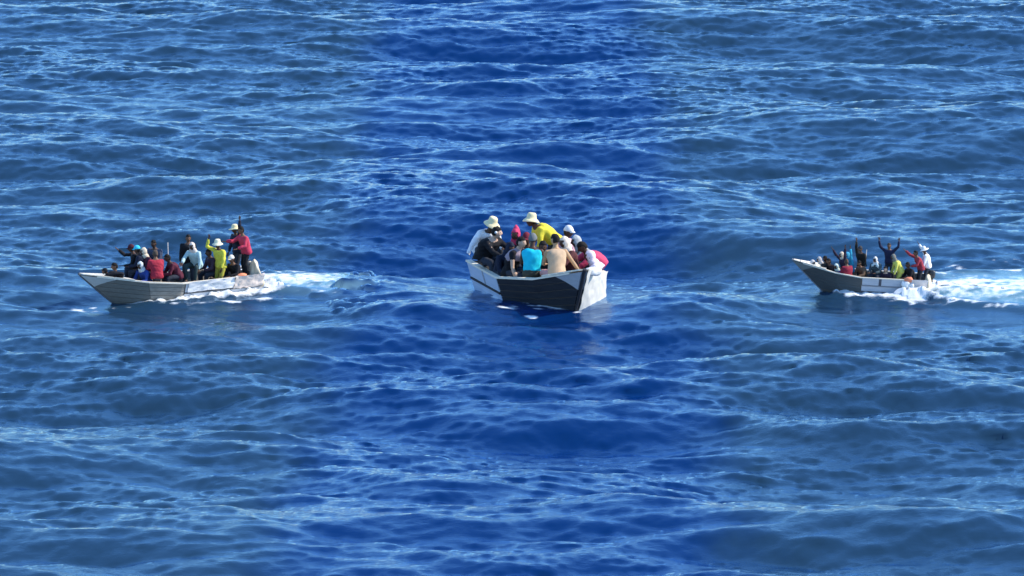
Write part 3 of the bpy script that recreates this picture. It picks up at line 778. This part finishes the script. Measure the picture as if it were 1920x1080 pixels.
    if top in ('hood', 'scarf', 'point'):
        f_open = .072 if top != 'scarf' else .080
        shell(1.15 if top != 'scarf' else 1.12, lambda c_: not (c_.x > .045 and -.085 < c_.z < .062 and abs(c_.y) < .055), off=(-.008, 0, .0), inner=.94, nz_=.10).build('hood' if top != 'scarf' else 'headscarf', tm, root, True)
        m_ = MB(); rows = []
        dn = (neck - hc)
        for i in range(5):
            t = i / 4; c_ = hc + dn * (.45 + .85 * t) + Vector((-.012, 0, 0)); r_ = .078 + .045 * t + .01 * math.sin(5 * t)
            rows.append([c_ + O + T @ Vector((r_ * math.cos(a) * (1 + .08 * math.sin(3 * a + seed)), r_ * 1.15 * math.sin(a), .012 * math.sin(2 * a + seed))) for a in [2 * math.pi * k / 14 for k in range(14)]])
        m_.grid(rows, True, True); m_.build('neck_cloth', tm, root, True)
        if top == 'point':
            lathe([(.085, .06), (.07, .11), (.045, .16), (.015, .20)], hc + O + Vector((-.03, 0, 0)), HM, 12).build('hood_tip', tm, root, True)
    if extra and extra[0] == 'shawl':
        m_ = MB(); rows = []
        for i, (z, g) in enumerate(((.54, .02), (.49, .035), (.44, .045), (.36, .05), (.27, .055), (.2 if extra[2] is None else extra[2], .05))):
            rx = (.055, .07, .105, .125, .125, .12)[i]; ry = (.06, .11, .19, .20, .19, .17)[i]
            rows.append([tor(((rx + g) * math.cos(t) * (1 + .06 * math.sin(5 * t + seed)), (ry + g) * math.sin(t), z + .015 * math.sin(4 * t + seed))) + O for t in [2 * math.pi * k / 18 for k in range(18)]])
        m_.grid(rows, True, True)
        link('shawl', remeshed(m_, 'shawl', .024, .005, seed + 9, 1), fabric(extra[1], .85, .2, 7), root)
    if extra and extra[0] == 'patch':
        m_ = MB(); cpt = tor(extra[2]) + O; m_.ell(cpt, .03, .05, .055, T, 10, 7); m_.build('chest_patch', fabric(extra[1], .8), root, True)
    if extra and extra[0] == 'cloth':
        m_ = MB(); cpt = HM @ Vector(extra[2]) + hc + O; m_.ell(cpt, .028, .03, .028, HM, 10, 7); m_.build('head_cloth', fabric(extra[1], .8), root, True)
    return root

def keep_inside(root, b):
    """limbs pressed against the inside of the hull instead of through it"""
    B = BOATS[b]; L, rk = B['L'], B['rake']; inv = np.array(B['M'].inverted() @ root.matrix_world); fwd = np.array(root.matrix_world.inverted() @ B['M'])
    for ch in root.children:
        me = ch.data; N = len(me.vertices); co = np.empty(N * 3, np.float32); me.vertices.foreach_get('co', co); co = co.reshape(-1, 3)
        p = co @ inv[:3, :3].T + inv[:3, 3]
        x, y, z = p.T.copy()
        BT, GU = np.array(outline(b)[0]), np.array(outline(b)[1])
        gz = np.interp(x, GU[:, 0], GU[:, 2])
        v = np.clip((z + .3) / (gz + .3), 0, 1); up = np.maximum(z - gz, 0)
        low = up < .22
        xe = BT[3, 0] - .05 + v * (GU[3, 0] - BT[3, 0]) - .10 + up * .6
        x2 = np.where(low, np.minimum(x, xe), x); x2 = np.where(low, np.maximum(x2, .10 - up * 1.5), x2)
        hbb = np.interp(x2, BT[:, 0], BT[:, 1]); hbg = np.interp(x2, GU[:, 0], GU[:, 1])
        lim = np.maximum(hbb * (1 - v) + hbg * v - .075, .012) + up * .8
        y2 = np.where(low, np.clip(y, -lim, lim), y)
        z2 = np.where(z < -.10, -.10, z)
        q = np.stack([x2, y2, z2], 1) @ fwd[:3, :3].T + fwd[:3, 3]
        me.vertices.foreach_set('co', q.astype(np.float32).ravel()); me.update()

HD = {'c_hatwhite': [0.35, -0.685, 1.398], 'c_black': [1.35, -0.885, 1.372], 'c_redhood': [1.2, -0.428, 1.288], 'c_shawl': [2.3, -0.651, 1.279], 'c_darkred': [1.6, -0.322, 1.248], 'c_cyan': [2.7, -0.525, 1.393], 'c_yellow': [0.9, -0.003, 1.518], 'c_tan': [3.25, -0.22, 1.442], 'c_whitescarf': [2.4, 0.239, 1.254], 'c_pinkcap': [1.2, 0.708, 1.294], 'c_grey': [1.6, 0.743, 1.147], 'c_pinkshirt': [2.1, 0.722, 1.104], 'c_lavender': [2.6, 0.722, 0.974], 'c_navyA': [2.0, -0.787, 1.124], 'c_darkB': [2.2, -0.154, 1.156], 'l_bowlier': [5.264, 0.1, 1.016], 'l_recliner': [4.767, -0.1, 1.104], 'l_pointer': [4.031, -0.3, 1.601], 'l_cyancap': [3.999, 0.0, 1.601], 'l_creamhood': [3.886, 0.2, 1.549], 'l_navyman': [3.199, -0.3, 1.69], 'l_bluelow': [4.16, 0.45, 1.159], 'l_redback': [3.699, 0.6, 1.516], 'l_maroonlow': [3.119, 0.4, 1.31], 'l_blackman': [1.966, -0.2, 1.779], 'l_tealwhite': [2.298, 0.55, 1.639], 'l_maroonmid': [1.331, 0.0, 1.292], 'l_yellow': [1.244, 0.4, 1.608], 'l_armup': [0.282, -0.1, 1.954], 'l_redstern': [0.328, 0.35, 1.978], 'l_darkseat': [0.849, 0.6, 1.123], 'r_capbow': [4.82, 0.0, 0.899], 'r_whitehead': [4.56, 0.2, 1.085], 'r_darkhair': [4.313, -0.1, 1.102], 'r_palecap': [3.82, 0.5, 0.884], 'r_creamwave': [3.627, 0.2, 1.356], 'r_cyan': [3.376, -0.2, 1.313], 'r_redback': [3.407, 0.6, 1.134], 'r_tallhood': [2.852, -0.1, 1.617], 'r_brownhood': [2.861, 0.5, 1.088], 'r_tealwhite': [2.197, 0.5, 1.294], 'r_armsup': [1.644, -0.1, 1.838], 'r_facelow': [1.742, 0.6, 0.928], 'r_yellow': [1.439, 0.45, 1.453], 'r_redstern': [0.503, 0.3, 1.656], 'r_whitewave': [0.144, -0.1, 1.758], 'r_darklow': [0.809, 0.5, 1.161], 'r_lowbow': [4.15, 0.3, 1.06]}
NAVY, BLACK, DGREY, MAROON, RED = (.012, .016, .035), (.010, .010, .013), (.035, .038, .045), (.07, .012, .020), (.36, .025, .045)
WHITE, CREAM, YEL, CYAN, TEAL = (.80, .79, .78), (.80, .68, .40), (.62, .55, .04), (.01, .55, .68), (.36, .52, .50)
PINK, HOTP, TANC, BROWN, BLUE = (.75, .42, .46), (.66, .06, .14), (.55, .38, .24), (.13, .08, .05), (.02, .05, .22)

def P(key, yaw, label, **kw):
    keep_inside(person(key[0], HD[key], yaw, label, seed=len(bpy.data.objects) % 97, **kw), key[0])

# middle boat
P('c_hatwhite', 300, 'person in a big cream hat and white shirt, leftmost in the middle boat', shirt=(.80, .81, .86), top='bucket', topcol=CREAM, lean=28, hunch=.8, la='lap', ra='brace', bulk=1.1, look=(25, 12))
P('c_black', 320, 'broad person in a black jacket just below the big cream hat, middle boat', shirt=BLACK, lean=22, hunch=.8, la='fwd', ra='knees', bulk=1.28, skin='light', look=(45, 0), extra=('cloth', WHITE, (-.02, -.085, .01)))
P('c_redhood', 250, 'person in a bright pink pointed hood sitting deep in the middle boat', shirt=NAVY, top='point', topcol=HOTP, lean=12, hunch=.4)
P('c_shawl', 330, 'dark haired person in a grey pink shawl resting the chin on one hand', shirt=BLACK, skin='light', sleeves='short', lean=15, hunch=.6, la='face', ra='down', extra=('shawl', (.32, .24, .27), .3))
P('c_darkred', 260, 'person in a dark red cap between the pink hood and the cyan top', shirt=(.02, .015, .03), top='cap', topcol=(.16, .015, .03), lean=10)
P('c_cyan', 80, 'person in a grey beanie and bright cyan vest turned away from the viewer', shirt=CYAN, sleeves='none', hem=.02, top='beanie', topcol=(.16, .17, .17), lean=8, hunch=.2, la='lap', ra='lap', trousers=(.05, .048, .035), skin='dark')
P('c_yellow', 195, 'person in a cream hat and bright yellow shirt leaning left in the middle boat', shirt=(.74, .62, .05), top='bucket', topcol=CREAM, lean=42, hunch=.7, la='down', ra='down', legs='stand', bulk=1.15, look=(0, -20))
P('c_tan', 102, 'bare backed dark haired person sitting on the bow of the middle boat', shirt=TANC, sleeves='none', skin='tan', trousers=(.62, .30, .28), lean=8, hunch=.35, la='lap', ra=((-.1, .55, -.8), (-.05, .55, -.8)), legs='sit', extra='shorts', look=(30, 10), bulk=.95)
P('c_whitescarf', 215, 'person in a cream headscarf looking left just behind the bare back, middle boat', shirt=(.10, .03, .03), top='scarf', topcol=(.74, .62, .50), lean=14, hunch=.4, la='knees', ra='down')
P('c_pinkcap', 330, 'person in a white cap and pale pink scarf in the middle boat', shirt=PINK, top='cap', topcol=(.82, .78, .76), lean=15, hunch=.4, extra=('shawl', (.80, .60, .60), .36))
P('c_grey', 200, 'person in a grey and white patched jacket under the white cap', shirt=(.30, .31, .31), top='hood', topcol=(.45, .46, .45), lean=25, hunch=.6, la='fwd', ra='down')
P('c_pinkshirt', 195, 'person bent forward in a crimson pink shirt at the right of the middle boat', shirt=(.58, .06, .13), top='hair', lean=34, hunch=.9, la='knees', ra='fwd', bulk=1.15, look=(0, 30))
P('c_lavender', 175, 'person in pale lavender clothes and pink headcloth at the right of the bow, middle boat', shirt=(.70, .62, .70), top='scarf', topcol=(.80, .66, .68), trousers=(.60, .55, .62), lean=25, hunch=.7, la='fwd', ra='knees')
P('c_navyA', 300, 'person in dark navy huddled between the black jacket and the grey pink shawl', shirt=NAVY, top='hood', topcol=NAVY, lean=25, hunch=.8)
P('c_darkB', 270, 'person in dark grey sitting between the cyan vest and the bare back', shirt=DGREY, top='hair', lean=15, hunch=.4)

# left boat
P('l_bowlier', 170, 'person in black crouched low on the foredeck of the left boat', shirt=BLACK, lean=75, hunch=.6, la='fwd', ra='fwd', legs='kneel', top='cap', topcol=BLACK, look=(0, -50), size=.8)
P('l_recliner', 190, 'person in black reclining behind the foredeck of the left boat', shirt=BLACK, skin='brown', lean=-28, hunch=.9, la='down', ra='lap', legs='long', look=(0, 18))
P('l_pointer', 185, 'person in maroon cap reaching an arm forward near the bow of the left boat', shirt=BLACK, top='cap', topcol=MAROON, la='lap', ra=((.85, .2, -.1), (.75, .1, .6)), lean=18)
P('l_cyancap', 175, 'person in a cyan cap in the crowd near the bow of the left boat', shirt=NAVY, top='cap', topcol=(.05, .55, .70), lean=14)
P('l_creamhood', 205, 'person in a cream hood and dark maroon jacket in the left boat', shirt=(.06, .015, .03), top='hood', topcol=(.64, .54, .40), lean=14)
P('l_navyman', 240, 'person in a slate grey jacket with bare dark head behind the crimson back, left boat', shirt=(.06, .07, .11), lean=10, hunch=.4, bulk=1.1)
P('l_bluelow', 230, 'person in a white hood and blue jacket against the near side of the left boat', shirt=BLUE, top='hood', topcol=(.52, .56, .56), lean=22, hunch=.5)
P('l_redback', 110, 'person in a crimson shirt with the back turned in the left boat', shirt=RED, skin='brown', lean=8, hunch=.3, la='lap', ra='lap', top='hair', topcol=(.10, .07, .05), bulk=1.05)
P('l_maroonlow', 200, 'person in dark maroon sitting behind the crimson back in the left boat', shirt=(.09, .015, .03), lean=25, hunch=.5)
P('l_blackman', 275, 'person in black with a white chest mark standing amidships in the left boat', shirt=BLACK, skin='brown', legs='stand', la='down', ra='down', bulk=1.15, lean=4, extra=('patch', WHITE, (.125, -.02, .34)))
P('l_tealwhite', 245, 'person in a white hood and pale teal top amidships in the left boat', shirt=(.42, .56, .54), top='hood', topcol=(.66, .56, .48), trousers=(.03, .05, .05), lean=20, hunch=.5, la='down', ra='knees')
P('l_maroonmid', 210, 'person in dim purple brown sitting ahead of the yellow shirt in the left boat', shirt=(.05, .03, .05), lean=15)
P('l_yellow', 225, 'person in a yellow shirt and cream hat raising one arm in the left boat', shirt=(.68, .62, .07), top='bucket', topcol=(.80, .74, .52), la='down', ra=((.45, .55, .35), (-.05, -.25, 1)), legs='stand', lean=6, bulk=1.05, trousers=(.42, .39, .06))
P('l_armup', 215, 'person in navy and a cream hat, one arm raised, standing in the left boat', shirt=NAVY, top='brim', topcol=CREAM, la='high', ra='down', legs='stand', lean=4, extra=('patch', WHITE, (.12, .04, .28)))
P('l_redstern', 205, 'person in a bright red shirt standing at the stern of the left boat', shirt=(.48, .04, .08), skin='brown', la=((.2, .45, -.85), (.9, -.2, -.25)), ra='fwd', legs='stand', lean=10, trousers=BLACK, sleeves='long', bulk=1.05)
P('l_darkseat', 230, 'person in black sitting low between the yellow shirt and the red shirt, left boat', shirt=BLACK, skin='brown', lean=18, hunch=.4, top='cap', topcol=(.70, .66, .62))

# right boat
P('r_capbow', 190, 'person in a grey cap lying foremost on the bow of the right boat', shirt=(.06, .045, .04), top='cap', topcol=(.60, .58, .56), lean=45, hunch=.7, legs='kneel', la='fwd', ra='fwd')
P('r_whitehead', 200, 'person in a black and white headscarf near the bow of the right boat', shirt=(.02, .02, .02), top='scarf', topcol=(.45, .42, .40), lean=25, hunch=.5)
P('r_darkhair', 215, 'person in very dark green with bare dark head near the bow of the right boat', shirt=(.010, .016, .016), lean=12, hunch=.5, bulk=1.2)
P('r_palecap', 235, 'person in a pale mint hood and blue jacket in the right boat', shirt=BLUE, top='hood', topcol=(.50, .60, .54), lean=20, hunch=.5)
P('r_creamwave', 205, 'person in a cream hood throwing both arms up in the right boat', shirt=(.03, .02, .04), top='hood', topcol=(.66, .56, .42), la='high', ra=((.55, .45, .65), (.45, .2, .85)), lean=6)
P('r_cyan', 200, 'person with a cyan hood and jacket behind the cream hood, right boat', shirt=(.05, .40, .58), top='hood', topcol=(.10, .50, .68), lean=10, la='up', ra='lap')
P('r_redback', 115, 'person in a dark red shirt with the back turned in the right boat', shirt=(.25, .02, .04), skin='brown', lean=8, hunch=.3, topcol=(.10, .06, .04), bulk=1.1)
P('r_tallhood', 230, 'tall person in a black jacket and dark cap standing amidships in the right boat', shirt=(.014, .014, .012), top='cap', topcol=(.04, .04, .045), skin='brown', legs='stand', la='down', ra='high', lean=4, bulk=1.15)
P('r_brownhood', 225, 'person in a brown jacket sitting below the tall black jacket in the right boat', shirt=BROWN, skin='brown', lean=20, hunch=.5)
P('r_tealwhite', 240, 'person in a white hood and grey green jacket in the right boat', shirt=(.05, .075, .085), top='hood', topcol=(.60, .58, .56), lean=12, extra=('shawl', (.60, .70, .68), .38), bulk=1.1)
P('r_armsup', 255, 'person in a navy jacket standing with both arms spread high in the right boat', shirt=(.014, .018, .05), skin='brown', legs='stand', la=((.1, .65, .6), (.05, .12, 1)), ra=((.1, .65, .6), (.05, .12, 1)), lean=2, topcol=(.05, .045, .04))
P('r_facelow', 250, 'person sitting very low in front of the raised arms in the right boat', shirt=(.03, .02, .04), skin='light', lean=15, hunch=.4)
P('r_yellow', 190, 'person in a long yellow shirt bending forward in the right boat', shirt=(.62, .60, .12), top='scarf', topcol=(.20, .19, .16), legs='stand', lean=20, hunch=.6, la='down', ra='down', trousers=(.50, .48, .10))
P('r_redstern', 195, 'person in a dull red shirt stretching an arm forward in the right boat', shirt=(.30, .035, .05), skin='brown', lean=14, hunch=.4, la='lap', ra='point', legs='stand', trousers=(.03, .03, .035))
P('r_whitewave', 175, 'person in white with a broad white hat waving at the stern of the right boat', shirt=(.80, .79, .78), top='brim', topcol=(.82, .80, .76), la='down', ra=((.55, .3, .8), (.55, -.1, .8)), legs='stand', lean=8, look=(0, 18))
P('r_darklow', 210, 'person in black sitting low ahead of the red shirt, right boat', shirt=BLACK, lean=15, hunch=.4)
P('r_lowbow', 215, 'person in dark brown sitting low behind the scarf at the bow of the right boat', shirt=(.03, .02, .02), skin='brown', lean=18, hunch=.5)
